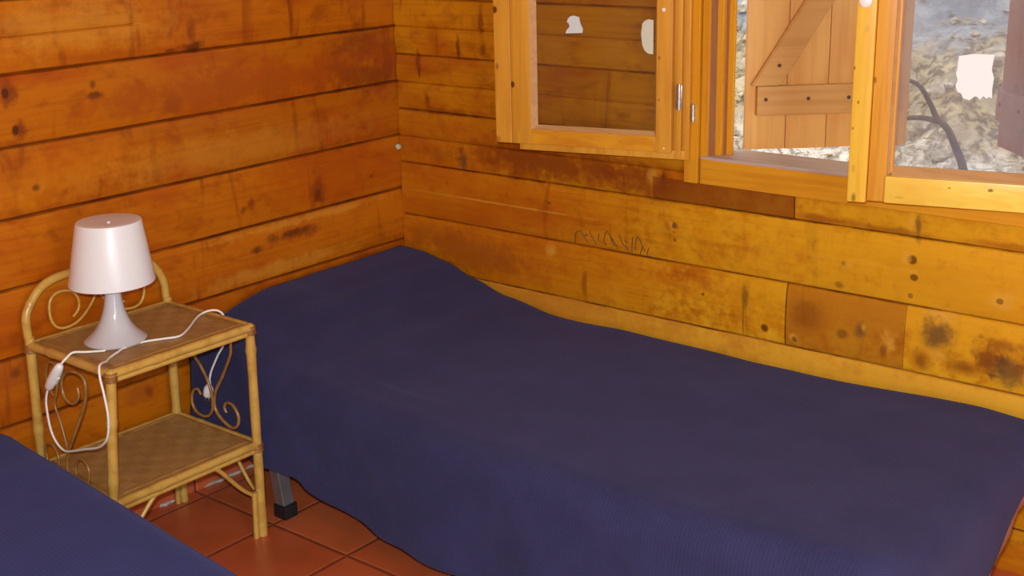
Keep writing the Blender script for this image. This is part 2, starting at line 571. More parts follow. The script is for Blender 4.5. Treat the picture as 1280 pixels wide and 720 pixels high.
M_blue = mat_cloth('navy_waffle_cotton', (.038, .041, .112))
M_blue2 = mat_cloth('blue_waffle_cotton', (.030, .042, .150))
M_sheet = simple('pale_sheet', (.55, .42, .36), .9, noise_amt=.15)
M_matt = simple('mattress_ticking', (.45, .40, .36), .9, noise_amt=.2)
M_steel = simple('grey_painted_steel', (.34, .34, .35), .3, .7, noise_amt=.2)
M_black = simple('black_rubber', (.012, .012, .014), .5, noise_amt=.2)
M_zinc = simple('zinc_plated_steel', (.62, .64, .58), .3, .9, noise_amt=.25, nscale=90)
M_white = simple('white_plastic', (.86, .85, .82), .32, noise_amt=.02)
M_cord = simple('white_cable_sheath', (.85, .84, .80), .4, noise_amt=.03)
M_ink = simple('dark_pen_marks', (.10, .04, .02), .7, noise_amt=.1)
M_paper = simple('white_paper', (.90, .92, .90), .8, noise_amt=.03, nscale=40)
M_patch = simple('bluish_white_matte', (.66, .72, .70), .8, noise_amt=.05, nscale=40)
M_cream = simple('cream_matte', (.66, .66, .50), .7, noise_amt=.05, nscale=40)
M_plaster = simple('white_filler', (.62, .50, .42), .85, noise_amt=.35, nscale=30)
M_foam = simple('pale_green_putty', (.60, .62, .45), .7, noise_amt=.2, nscale=60)


M_lbase = simple('glossy_grey_white_plastic', (.56, .56, .58), .12, noise_amt=.02)


def mat_lampshade():
    N = NT('white_translucent_plastic')
    N.b.inputs['Base Color'].default_value = (.84, .85, .85, 1)
    N.b.inputs['Roughness'].default_value = .35
    N.b.inputs['Transmission Weight'].default_value = 0
    N.b.inputs['Subsurface Weight'].default_value = .25
    N.b.inputs['Subsurface Radius'].default_value = (.02, .02, .02)
    N.b.inputs['Subsurface Scale'].default_value = 1
    nz = N.noise(coord(N), 120, 2)
    N.bump(nz, .0001, .3)
    return N.m


M_shade = mat_lampshade()


def mat_glass(name, dirt, dcol, tint=(1, 1, 1)):
    N = NT(name)
    t = N.t
    tr = N.n('ShaderNodeBsdfTransparent')
    tr.inputs[0].default_value = (*tint, 1)
    gl = N.n('ShaderNodeBsdfGlossy')
    gl.inputs['Roughness'].default_value = .02
    fr = N.n('ShaderNodeFresnel')
    fr.inputs[0].default_value = 1.5
    mx = N.n('ShaderNodeMixShader')
    N.l(fr.outputs[0], mx.inputs[0])
    N.l(tr.outputs[0], mx.inputs[1])
    N.l(gl.outputs[0], mx.inputs[2])
    df = N.n('ShaderNodeBsdfDiffuse')
    df.inputs[0].default_value = (*dcol, 1)
    nz = N.noise(N.map(coord(N), (1, 1, 1)), 5, 4, .6)
    sp = N.ramp(N.noise(coord(N), 160, 2), .70, .76, 0, .3)
    m2 = N.n('ShaderNodeMixShader')
    f = N.math('ADD', N.math('MULTIPLY', N.ramp(nz, .3, .75, .55, 1.3), dirt), N.math('MULTIPLY', sp, dirt * 3))
    N.l(f, m2.inputs[0])
    N.l(mx.outputs[0], m2.inputs[1])
    N.l(df.outputs[0], m2.inputs[2])
    out = [n for n in t.nodes if n.type == 'OUTPUT_MATERIAL'][0]
    N.l(m2.outputs[0], out.inputs[0])
    return N.m


M_glass_c = mat_glass('window_glass', .015, (.5, .45, .4), (.93, .94, .93))
M_glass_d = mat_glass('dusty_window_glass', .16, (.42, .47, .56), (.93, .95, .95))


def mat_cane(name, base, dark):
    N = NT(name)
    c = coord(N)
    nz = N.noise(c, 28, 4, .65)
    n2 = N.noise(c, 9, 3)
    col = N.mix(N.ramp(nz, .42, .72, 0, .7), base, dark)
    col = N.mix(N.ramp(n2, .55, .75, 0, .6), col, tuple(x * .75 for x in dark))
    N.l(col, N.b.inputs['Base Color'])
    N.b.inputs['Roughness'].default_value = .28
    N.bump(nz, .0005, .4)
    return N.m


M_cane = mat_cane('varnished_cane', (.60, .36, .075), (.42, .21, .035))
M_cane_d = mat_cane('brown_cane', (.36, .17, .04), (.17, .06, .015))
M_wrap = mat_cane('cane_binding', (.34, .13, .035), (.16, .05, .015))


def mat_mat():
    N = NT('woven_leaf_panel')
    c = coord(N)
    ck = N.n('ShaderNodeTexChecker')
    ck.inputs['Scale'].default_value = 1.0
    N.l(N.map(c, (31, 31, 31), loc=(.2, .1, .5)), ck.inputs['Vector'])
    sep = N.n('ShaderNodeSeparateXYZ')
    N.l(c, sep.inputs[0])
    gx = N.math('SINE', N.math('MULTIPLY', sep.outputs[0], 950))
    gy = N.math('SINE', N.math('MULTIPLY', sep.outputs[1], 950))
    nd = N.n('ShaderNodeMix', data_type='FLOAT')
    N.l(ck.outputs['Fac'], nd.inputs[0])
    N.l(gx, nd.inputs[2])
    N.l(gy, nd.inputs[3])
    h = nd.outputs[0]
    nz = N.noise(c, 14, 4, .6)
    col = N.mix(ck.outputs['Fac'], (.46, .27, .085), (.40, .225, .065))
    col = N.mix(N.ramp(nz, .4, .7, 0, .6), col, (.30, .165, .06))
    col = N.mix(N.ramp(h, -.2, 1, 0, .18), col, (.44, .24, .08))
    N.l(col, N.b.inputs['Base Color'])
    N.b.inputs['Roughness'].default_value = .45
    N.bump(h, .0004, .6)
    return N.m


M_mat = mat_mat()


def mat_hill():
    N = NT('stony_leaf_litter_slope')
    c = coord(N)
    sep = N.n('ShaderNodeSeparateXYZ')
    N.l(c, sep.inputs[0])
    z = sep.outputs[2]
    n1 = N.noise(c, 5, 6, .65)
    n2 = N.noise(c, 26, 5, .7, .5)
    v = N.n('ShaderNodeTexVoronoi')
    v.inputs['Scale'].default_value = 17
    N.l(c, v.inputs['Vector'])
    sc = N.n('ShaderNodeSeparateColor')
    N.l(v.outputs['Color'], sc.inputs[0])
    col = N.mix(N.ramp(n2, .40, .62), (.13, .10, .06), (.50, .42, .25))
    col = N.mix(N.ramp(sc.outputs[0], .5, .9, 0, .7), col, (.48, .42, .30))
    # pale gravel lower down, haze painted in as a grey-blue tint higher up
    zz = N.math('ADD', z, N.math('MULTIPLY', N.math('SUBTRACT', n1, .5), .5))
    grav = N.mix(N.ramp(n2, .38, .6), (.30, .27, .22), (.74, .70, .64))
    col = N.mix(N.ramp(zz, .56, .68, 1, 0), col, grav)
    rock_or_haze = N.mix(N.ramp(n1, .4, .65), (.16, .20, .26), (.34, .38, .43))  # blue-grey of the hazy view, painted into the slope
    col = N.mix(N.ramp(zz, .86, 1.0), col, rock_or_haze)
    N.l(col, N.b.inputs['Base Color'])
    N.b.inputs['Roughness'].default_value = .95
    N.bump(n2, .02, 1)
    return N.m


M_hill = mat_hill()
M_bark = simple('dark_bark', (.055, .045, .04), .9, noise_amt=.5, nscale=40)
M_stone = simple('pale_limestone', (.50, .46, .38), .95, noise_amt=.45, nscale=30)
M_leaf = simple('dry_leaves', (.36, .25, .09), .9, noise_amt=.5, nscale=20)

# ------------------------------------------------------------------ setting: floor, ceiling, log walls
bm = NB()
box(bm, -.10, 4.2, -4.0, .10, -.08, 0)
fl = build('floor', bm, M_floor)
fl['kind'] = 'structure'
bm = NB()
box(bm, -.10, 4.2, -4.0, .10, 2.36, 2.44)
ce = build('ceiling', bm, M_ceiling)
ce['kind'] = 'structure'


def log_profile(z, shift, minor, u=0.0):
    """how far the log face lies behind the wall line at height z (metres)"""
    q = (z - shift) / LOGH
    t = q - math.floor(q)
    d = .0045 * (2 * t - 1) ** 4
    e = min(t, 1 - t) * LOGH
    if e < .0045:
        d += .0042 * (1 - e / .0045)
    if minor(z, u):
        e2 = abs(t - .5) * LOGH
        d += .004 * max(0, 1 - e2 / .016) ** 2
        if e2 < .003:
            d += .0035 * (1 - e2 / .003)
    else:
        d += .0018 * abs(2 * t - 1)
    return d


def zsamples(z0, z1, shift):
    zs = {z0, z1}
    k0 = math.floor((z0 - shift) / LOGH) - 1
    k1 = math.ceil((z1 - shift) / LOGH) + 1
    offs = [0, .0045, .0046, .010, .020, .035, .055, .0622, .068, .0752, .0755, LOGH / 2]
    for k in range(k0, k1):
        for o in offs:
            for zz in (shift + k * LOGH + o, shift + (k + 1) * LOGH - o):
                if z0 < zz < z1:
                    zs.add(round(zz, 5))
    return sorted(zs)


def log_wall(bm, axis, u0, u1, z0, z1, shift, minor, back=.10):
    zs = zsamples(z0, z1, shift)
    nu = max(2, int((u1 - u0) / .02))
    us = [u0 + (u1 - u0) * i / nu for i in range(nu + 1)]
    grid = []
    for u in us:
        colv = []
        for z in zs:
            d = log_profile(z, shift, minor, u)
            w = noise.noise(Vector((u * 3, math.floor((z - shift) / LOGH) * 7.3, axis * 5))) * .0016
            dd = d + w + .001
            colv.append(bm.verts.new((u, dd, z) if axis == 0 else (-dd, u, z)))
        grid.append(colv)
    for i in range(nu):
        for j in range(len(zs) - 1):
            bm.faces.new((grid[i][j], grid[i + 1][j], grid[i + 1][j + 1], grid[i][j + 1]))
    # back and edges
    def bk(u, z):
        return bm.verts.new((u, back, z) if axis == 0 else (-back, u, z))
    b00, b10, b11, b01 = bk(u0, z0), bk(u1, z0), bk(u1, z1), bk(u0, z1)
    bm.faces.new((b00, b01, b11, b10))
    bm.faces.new([grid[0][j] for j in range(len(zs))] + [b01, b00])
    bm.faces.new([grid[-1][j] for j in range(len(zs))][::-1] + [b10, b11])
    bm.faces.new([grid[i][0] for i in range(nu + 1)][::-1] + [b00, b10])
    bm.faces.new([grid[i][-1] for i in range(nu + 1)] + [b11, b01])


bm = NB()
log_wall(bm, 1, -4.0, .10, 0, 2.36, .181, lambda z, u: 1.15 < z < 1.25 and u < -.86)
wl = build('wall_left', bm, M_WL)
wl['kind'] = 'structure'
bm = NB()
mn = lambda z, u: z > .73
WX0, WX1, WZ0, WZ1 = .978, 1.985, .787, 1.80
log_wall(bm, 0, 0, 4.2, 0, WZ0, .1027, mn)
log_wall(bm, 0, 0, WX0, WZ0, 2.36, .1027, mn)
log_wall(bm, 0, WX1, 4.2, WZ0, 2.36, .1027, mn)
log_wall(bm, 0, WX0, WX1, WZ1, 2.36, .1027, mn)
ww = build('wall_window', bm, M_WW)
ww['kind'] = 'structure'

# rest of the room: back wall, right wall with an opening made for the fill light
bm = NB()
box(bm, -.10, 4.30, -4.10, -4.0, 0, 2.36)
wb = build('wall_back', bm, M_WW)
wb['kind'] = 'structure'
bm = NB()
box(bm, 4.2, 4.30, -4.0, -3.10, 0, 2.36)
box(bm, 4.2, 4.30, -2.20, .10, 0, 2.36)
box(bm, 4.2, 4.30, -3.10, -2.20, 2.05, 2.36)
wr_ = build('wall_right', bm, M_WL)
wr_['kind'] = 'structure'

# pen scribble on the wall
bm = NB()
g = [[(.629, .576), (.635, .605), (.652, .616)], [(.650, .614), (.673, .583)], [(.679, .616), (.700, .582)], [(.732, .587), (.725, .60), (.738, .624), (.759, .587)],
     [(.748, .612), (.769, .584)], [(.774, .625), (.783, .60), (.805, .581)], [(.790, .61), (.800, .603)], [(.816, .622), (.811, .577)], [(.821, .588), (.831, .624), (.852, .588)], [(.846, .60), (.836, .578)],
     [(.66, .60), (.672, .606)], [(.71, .615), (.706, .595)], [(.865, .60), (.858, .58), (.872, .572)]]
for s in g:
    pts = catmull([(a, -.0002 + .0, b) for a, b in s], 5) if len(s) > 1 else s
    for p in pts:
        p.y = log_profile(p.z, .1027, mn) + .0006
    tube(bm, pts, .0011, 5)
sc = build('pen_scribble', bm, M_ink, ww)

# skirting along the left wall, with a line of filler on top
bm = NB()
for i in range(16):
    y1 = .0 - i * .26 - .055
    y0 = y1 - .258
    if y0 < -4:
        y0 = -4.0
    if y1 > y0:
        box(bm, .0005, .016, y0, y1, 0, .034, .002)
sk = build('baseboard_left', bm, M_floor)
sk['kind'] = 'structure'
bm = NB()
for a, b in ((-.60, -.67), (-.67, -.81), (-.90, -.95), (-1.0, -1.10)):
    pts = [(.0185 + .002 * math.sin(i * 1.7), a + (b - a) * i / 8, .003 + .001 * math.sin(i * 2.1)) for i in range(9)]
    tube(bm, pts, lambda t: .0045 * (1 - abs(2 * t - 1) ** 3) + .001, 6)
build('filler_line', bm, M_plaster, sk)

# ------------------------------------------------------------------ window frame
win = thing('window_1', None, None, (0, 0, 0))
win['kind'] = 'structure'
FZ0, FZ1 = .787, 1.80
bm = NB()
# left jamb: stepped profile in plan
box(bm, .974, 1.011, -.014, .020, FZ0, FZ1, .002)
box(bm, 1.0135, 1.034, -.006, .030, FZ0 + .06, FZ1 - .02, .003)
box(bm, 1.036, 1.055, .021, .036, .853, FZ1 - .05, .003)
box(bm, 1.036, 1.044, .036, .10, .853, FZ1 - .05, 0)
box(bm, 1.0575, 1.075, .039, .048, .853, FZ1 - .05, .003)
build('window_jamb', bm, M_pz, win)
bm = NB()
box(bm, .980, 1.036, .018, .10, FZ0 + .004, FZ1, 0)
box(bm, 1.010, 1.0145, .004, .030, FZ0 + .06, FZ1 - .02, 0)
box(bm, 1.0338, 1.0385, .000, .022, .853, FZ1 - .05, 0)
box(bm, 1.044, 1.0578, .036, .048, .853, FZ1 - .05, 0)
build('jamb_recess', bm, M_rec, win)
bm = NB()
box(bm, 1.93, 1.989, -.013, .10, FZ0, FZ1, .003)
build('window_jamb', bm, M_pz, win)
bm = NB()
box(bm, 1.018, 1.93, -.012, .03, FZ0, .848, .003)
box(bm, 1.018, 1.93, .02, .10, FZ0 + .004, .846, 0)
build('window_rail', bm, M_px, win)
bm = NB()
box(bm, 1.018, 1.93, -.010, .118, .846, .855, .002)
build('window_sill', bm, M_sill, win)
bm = NB()
box(bm, 1.018, 1.93, -.012, .10, FZ1 - .055, FZ1, .003)
build('window_head_rail', bm, M_px, win)
# thin cover strip hiding the joint between frame and logs (left)
bm = NB()
box(bm, .9715, .9755, -.006, .012, FZ0, FZ1)
build('window_cover_strip', bm, M_pz, win)


def sash(hinge, ang, side, name, left):
    """leaf local frame: x = distance from hinge, y = towards the room, z = up"""
    M = Matrix.Translation(Vector(hinge)) @ Matrix.Rotation(ang, 4, 'Z')
    if side < 0:
        M = M @ Matrix.Scale(-1, 4, Vector((0, 1, 0)))
    T = 1.72                                          # top of the leaf
    root = None

    def part(nm, bm, mat, parent=None, smooth=False, auto=None):
        bm.transform(M)
        if parent is None:
            return build(nm, bm, mat, win, smooth, auto, local=True)
        return build(nm, bm, mat, parent, smooth, auto, local=True)
    bm = NB()
    if left:
        # outer face of the leaf is what shows: proud face, set-back lip at bottom and hinge side
        box(bm, .408, .462, 0, .030, .857, T, .003)            # stile
        box(bm, .040, .080, 0, .030, .856, T, .003)
        box(bm, .075, .412, 0, .029, .858, .896, .003)
        box(bm, .075, .412, 0, .029, T - .04, T, .003)
        box(bm, .010, .448, 0.0, .016, .8395, .862, .002)     # lower lip
        box(bm, .028, .042, 0.0, .008, .842, T, 0)
        box(bm, .0185, .0300, 0.0, .022, .842, T, .002)        # hinge-side steps
        box(bm, .010, .020, 0.0, .006, .842, T, 0)
        box(bm, .000, .0115, 0.0, .016, .8395, T, .002)
        # glazing bead
    else:
        box(bm, .430, .468, -.010, .026, .829, T, .003)
        box(bm, .020, .075, -.010, .026, .83, T, .003)
        box(bm, .07, .432, -.010, .026, T - .05, T, .003)
        box(bm, .420, .431, -.006, .018, .89, T - .04, .003)
        box(bm, .074, .085, -.006, .018, .89, T - .04, .003)
        # sloped glazing bead on the lower rail
    s = part(name, bm, M_sash_z, auto=40)
    if left:
        bm = NB()
        box(bm, .0805, .4075, .0295, .0315, .859, .895, .0008)
        part('sash_rail', bm, M_px, s)
        bm = NB()
        prism(bm, [(.4095, .030), (.4095, .010), (.398, .010), (.396, .016)], .896, T - .04, 'xy')
        prism(bm, [(.0785, .030), (.0785, .010), (.086, .010), (.087, .016)], .896, T - .04, 'xy')
        prism(bm, [(.029, .894), (.010, .894), (.010, .905), (.016, .906)], .082, .402, 'yz')
        part('glazing_bead', bm, M_bead, s)
        bm = NB()
        box(bm, .464, .510, -.004, .026, .856, T + .01, .003)
        part('cover_strip', bm, M_sash_z, s)
        bm = NB()
        box(bm, .078, .404, .010, .014, .898, T - .04)
        part('glass_pane', bm, M_glass_c, s)
        # hinge
        bm = NB()
        box(bm, .0165, .0330, .0215, .0235, .965, 1.021, .0008)
        tube(bm, [(.0235, .0255, .962), (.0235, .0255, 1.000), (.0235, .0255, 1.001), (.0235, .0255, 1.024)], .0050, 12)
        part('hinge', bm, M_zinc, s, auto=40)
    else:
        bm = NB()
        box(bm, .022, .432, -.008, .034, .8285, .886, .004)
        part('sash_rail', bm, M_bright_x, s, auto=40)
        bm = NB()
        prism(bm, [(.004, .880), (.026, .880), (.026, .887), (.007, .904), (.004, .904)], .08, .421, 'yz')
        prism(bm, [(.430, .026), (.430, .004), (.421, .004), (.4195, .010)], .887, T - .04, 'xy')
        part('glazing_bead', bm, M_bead, s)
        bm = NB()
        box(bm, .469, .508, -.018, .036, .8265, T + .01, .003)
        part('cover_strip', bm, M_bright_z, s, auto=40)
        bm = NB()
        box(bm, .078, .426, -.001, .003, .895, T - .04)
        part('glass_pane', bm, M_glass_d, s)
        bm = NB()
        tube(bm, [(.491, .036, 1.243), (.491, .041, 1.243), (.491, .043, 1.243)], lambda t: .0125 if t < .7 else .010, 24)
        part('white_cap', bm, M_white, s, auto=40)
    return s, M


sl, ML = sash((.993, -.015, .006), R(180 + 13.8), 1, 'window_sash', True)
sr, MR_ = sash((1.945, .006, .002), R(180 + 14.2), 1, 'window_sash', False)


def flat_on(M, pts_world, y, name, mat, parent, th=.0006):
    """thin flat patch on a leaf's glass: outline in world x,z mapped onto the leaf plane"""
    bm = NB()
    o = M.translation
    ca = abs(M[0][0])
    loc = [((o.x - x) / ca, z) for x, z in pts_world]
    prism(bm, loc, y, y + th, 'xz')
    bm.transform(M)
    return build(name, bm, mat, parent, local=True)


flat_on(ML, [(.687, 1.161), (.690, 1.170), (.697, 1.176), (.706, 1.177), (.718, 1.174), (.722, 1.158), (.728, 1.146), (.727, 1.136), (.683, 1.134), (.686, 1.142), (.694, 1.150), (.692, 1.158)], .0145, 'white_patch', M_patch, sl)  # flat bluish-white shape on the pane
flat_on(ML, [(.876, 1.162), (.883, 1.169), (.891, 1.172), (.903, 1.170), (.903, 1.090), (.891, 1.091), (.882, 1.098), (.876, 1.112), (.873, 1.138)], .0145, 'cream_patch', M_cream, sl)  # flat cream shape at the edge of the pane
flat_on(MR_, [(1.647, 1.134), (1.670, 1.139), (1.712, 1.139), (1.709, 1.110), (1.7145, 1.092), (1.713, 1.070), (1.714, 1.052), (1.709, 1.055), (1.704, 1.051), (1.698, 1.056), (1.692, 1.049), (1.687, 1.054), (1.682, 1.055), (1.673, 1.047), (1.661, 1.050), (1.656, 1.060), (1.650, 1.062), (1.645, 1.075), (1.648, 1.087), (1.644, 1.10), (1.646, 1.112)], .0035, 'torn_paper', M_paper, sr)

bm = NB()
for sx, zz, rr in ((.062, 1.196, .0045), (.058, .868, .002)):
    tube(bm, [(sx, .0300, zz), (sx, .0304, zz)], rr, 9)
bm.transform(ML)
build('paint_chip', bm, M_white, sl, local=True)

# hinge half on the jamb
bm = NB()
tube(bm, [(1.000, -.020, .941), (1.000, -.020, .979)], .0050, 12)
tube(bm, [(1.000, -.020, .937), (1.000, -.020, .941)], .0034, 12)
box(bm, .996, 1.004, -.018, -.012, .940, .980)
build('frame_hinge', bm, M_zinc, win, auto=40)

# ------------------------------------------------------------------ shutters (outside)
def shutter(px, py, ang, Wd, z0, z1, mat, matb, label, z_rail, mirror):
    t = thing('wooden_shutter', label, 'shutter', (px, py, z0), R(ang))
    H = z1 - z0
    nb = 4
    w = Wd / nb
    for i in range(nb):
        bm = NB()
        box(bm, i * w + .0008, (i + 1) * w - .0008, 0, .020, -.001 * (i % 2), H, .0015)
        build('shutter_board', bm, mat, t, local=True, auto=40)
    s = -1          # rails on the inner face
    for zr in (z_rail - z0, H - .16):
        bm = NB()
        box(bm, .024, Wd - .02, -.022, -.0005, zr - .036, zr + .036, .003)
        rl = build('shutter_rail', bm, matb, t, local=True, auto=40)
        for xx in (.045, .150, .25, .35):
            if xx < Wd - .03:
                bm = NB()
                tube(bm, [(xx, -.0235, zr + .004), (xx, -.0215, zr + .004)], .0048, 10)
                build('nail_head', bm, M_ink, rl, local=True)
    # diagonal brace from hinge-side foot to the top rail
    za, zb = z_rail - z0 + .037, H - .16 - .037
    x0, x1 = .045, Wd - .06
    if mirror:
        x0, x1 = Wd - .045, .06
    bm = NB()
    sl_ = .62 if not mirror else -.62
    zt = min(zb, za + abs(x1 - x0) / .62)
    hw = .036 if not mirror else -.036
    prism(bm, [(x0 - hw, za), (x0 + hw, za), (x0 + hw + (zt - za) * sl_, zt), (x0 - hw + (zt - za) * sl_, zt)], -.022, -.0005, 'xz', .003)
    bc = build('shutter_brace', bm, matb, t, local=True, auto=40)
    for q in (.10, .55):
        bm = NB()
        xx, zz = x0 + (zt - za) * sl_ * q, za + (zt - za) * q
        tube(bm, [(xx, -.0235, zz), (xx, -.0215, zz)], .0048, 10)
        build('nail_head', bm, M_ink, bc, local=True)
    return t


shutter(1.052, .140, 42.0, .408, .850, 1.75, M_shut, M_shut_b, 'orange-brown board shutter with diagonal brace, left of the two outside the window', .972, False)
shutter(1.90 - .669 * .53, .12 + .743 * .53, -48.0, .53, .850, 1.75, M_shut_r, M_shut_r, 'dark red-brown board shutter at the right edge, behind the dusty glass', .955, True)

# ------------------------------------------------------------------ hillside outside
def hz(x, y):
    b = .10 + max(0, y - .45) * .48 + max(0, y - 1.6) * .25
    p = Vector((x, y, 0))
    return b + .10 * noise.fractal(p * 2.2, .8, 2.0, 3) + .035 * noise.fractal(p * 9, .9, 2.0, 4) + .018 * abs(noise.noise(p * 22))


bm = NB()
nx, ny = 190, 170
x0, x1, y0, y1 = -2.6, 3.2, .16, 5.2
vs = [[bm.verts.new((x0 + (x1 - x0) * i / nx, y0 + (y1 - y0) * (j / ny) ** 1.3, hz(x0 + (x1 - x0) * i / nx, y0 + (y1 - y0) * (j / ny) ** 1.3))) for j in range(ny + 1)] for i in range(nx + 1)]
for i in range(nx):
    for j in range(ny):
        bm.faces.new((vs[i][j], vs[i + 1][j], vs[i + 1][j + 1], vs[i][j + 1]))
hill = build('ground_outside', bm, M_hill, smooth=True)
hill['kind'] = 'structure'


def rock_or_haze(bm, c, r, sd):
    t = bmesh.new()
    bmesh.ops.create_icosphere(t, subdivisions=2, radius=1)
    q = Vector((random.uniform(.7, 1.3), random.uniform(.6, 1.1), random.uniform(.4, .8)))
    rot = Matrix.Rotation(random.uniform(0, 6), 3, 'Z')
    for v in t.verts:
        n = noise.noise(v.co * 1.5 + Vector((sd, sd * 2, 0)))
        v.co = rot @ Vector((v.co.x * q.x, v.co.y * q.y, v.co.z * q.z)) * r * (1 + .5 * n) + c
    merge(bm, t)


bm = NB()
for i in range(420):
    x, y = random.uniform(-1.0, 2.0), random.uniform(.9, 3.0)
    r = random.choice((.012, .018, .025, .04))
    rock_or_haze(bm, Vector((x, y, hz(x, y) + r * .2)), r, i * .37)
st = build('loose_stones', bm, M_stone)
tag(st, 'pale loose stones scattered over the slope outside the window', 'stones', kind='stuff')
bm = NB()
for i in range(1500):
    x, y = random.uniform(-1.2, 2.0), random.uniform(1.0, 3.2)
    c = Vector((x, y, hz(x, y) + .012))
    a, b = random.uniform(0, 6.3), random.uniform(-.6, .6)
    Lf, wf = random.uniform(.012, .03), random.uniform(.005, .012)
    m = Matrix.Rotation(a, 3, 'Z') @ Matrix.Rotation(b, 3, 'X')
    pts = [(-Lf, 0, 0), (0, -wf, .004), (Lf, 0, .001), (0, wf, .004)]
    bm.faces.new([bm.verts.new(c + m @ Vector(p)) for p in pts])
lf = build('dry_leaf_litter', bm, M_leaf)
tag(lf, 'tan dry leaves and twigs littering the slope behind the window', 'leaves', kind='stuff')

bm = NB()
br = [(.978, 1.30, .885), (1.032, 1.30, .862), (1.07, 1.30, .809), (1.095, 1.30, .765), (1.13, 1.30, .735), (1.162, 1.30, .678), (1.19, 1.30, .613), (1.205, 1.31, .50), (1.21, 1.32, .40)]
tube(bm, br, lambda t: .006 + .010 * t, 10, 6)
bt = [(.90, 1.31, .745), (.961, 1.30, .752), (1.039, 1.30, .763), (1.10, 1.30, .757)]
tube(bm, bt, lambda t: .005 + .005 * t, 8, 6)
b = build('fallen_branch', bm, M_bark, smooth=True)
tag(b, 'dark curved branch arching over the ground outside the window', 'branch')

# ------------------------------------------------------------------ beds
def make_bed(name, label, x0, x1, y0, y1, leglist, M=None):
    """frame + mattress under the bedspread, feet on the floor"""
    c0 = Vector(((x0 + x1) / 2, (y0 + y1) / 2, 0))
    t = thing(name, label, 'bed', c0 if M is None else M @ c0)
    M = M or Matrix.Identity(4)
    bm = NB()
    box(bm, x0 + .02, x1 - .02, y0 + .015, y1 - .015, .245, .365, .03, seg=3)
    bm.transform(M)
    build('mattress', bm, M_matt, t, smooth=True, auto=60)
    bm = NB()
    a, c = .03, .03
    box(bm, x0 + a, x1 - a, y0 + c, y0 + c + .03, .212, .243, .003)
    box(bm, x0 + a, x1 - a, y1 - c - .03, y1 - c, .212, .243, .003)
    box(bm, x0 + a, x0 + a + .03, y0 + c, y1 - c, .212, .243, .003)
    box(bm, x1 - a - .03, x1 - a, y0 + c, y1 - c, .212, .243, .003)
    for k in range(1, 7):
        xx = x0 + (x1 - x0) * k / 7
        box(bm, xx - .02, xx + .02, y0 + c, y1 - c, .225, .240, .002)
    bm.transform(M)
    build('bed_frame', bm, M_steel, t, auto=40)
    for lx, ly, dx in leglist:
        bm = NB()
        h = .017
        Q = []
        for (z, xo) in ((.022, 0), (.214, dx)):
            Q.append([bm.verts.new((lx + xo + sx * h, ly + sy * h, z)) for sx, sy in ((-1, -1), (1, -1), (1, 1), (-1, 1))])
        bm.faces.new(Q[0][::-1])
        bm.faces.new(Q[1])
        for k in range(4):
            bm.faces.new((Q[0][k], Q[0][(k + 1) % 4], Q[1][(k + 1) % 4], Q[1][k]))
        bmesh.ops.bevel(bm, geom=list(bm.edges), offset=.002, segments=2, affect='EDGES')
        bm.transform(M)
        lg = build('leg', bm, M_steel, t, auto=40)
        bm = NB()
        box(bm, lx - .021, lx + .021, ly - .021, ly + .021, 0, .036, .003)
        bm.transform(M)
        build('foot_cap', bm, M_black, lg, grand=t, auto=40)
    return t


make_bed('single_bed', 'single bed pushed into the corner under the window, grey steel leg showing', .06, 1.87, -.78, -.03,
         [(.312, -.785, -.03), (.312, -.06, -.03), (1.70, -.74, 0), (1.70, -.06, 0)])
make_bed('single_bed', 'single bed nearest the camera at the lower left, under a brighter blue bedspread', .04, 1.91, .06, .83,
         [(.35, .10, 0), (.35, .79, 0), (1.70, .10, 0), (1.70, .79, 0)], Matrix.Translation(Vector((.04, -2.236, 0))) @ Matrix.Rotation(R(-5.9), 4, 'Z'))


def lerp_tab(tab, x):
    if x <= tab[0][0]:
        return tab[0][1]
    for (a, va), (b_, vb) in zip(tab[:-1], tab[1:]):
        if x <= b_:
            t = (x - a) / (b_ - a)
            t = t * t * (3 - 2 * t) * .5 + t * .5
            return va + (vb - va) * t
    return tab[-1][1]


def fold(d, r):
    """arc-length d past the edge -> (outward, down)"""
    if d <= 0:
        return 0, 0
    q = r * math.pi / 2
    if d < q:
        return r * math.sin(d / r), r * (1 - math.cos(d / r))
    return r, r + d - q


# bedspread of the corner bed
ZTOP = [(0, .492), (.10, .484), (.19, .468), (.30, .434), (.41, .406), (.58, .391), (.90, .377), (1.25, .374), (1.45, .374), (1.65, .386), (1.75, .390), (1.90, .380)]
HEAD_Y = [(-.90, .86), (-.80, .92), (-.70, .975), (-.60, 1.0), (0, 1.0)]


def top_z(x, y):
    zt = lerp_tab(ZTOP, x)
    hump = max(0, zt - .385)
    # pillow falls away towards the near side of the bed
    f = 1.0
    if y < -.50:
        f = max(0, 1 - ((-.50 - y) / .33) ** 2 * .75)
    z = zt - hump + hump * f
    # soft sag and wrinkles
    p = Vector((x * 2.2, y * 2.6, .3))
    z += .007 * noise.noise(p) + .0028 * noise.noise(p * 3.1)
    z -= .010 * math.exp(-((x - .62) / .12) ** 2) * (1 if y > -.7 else .5)
    return z


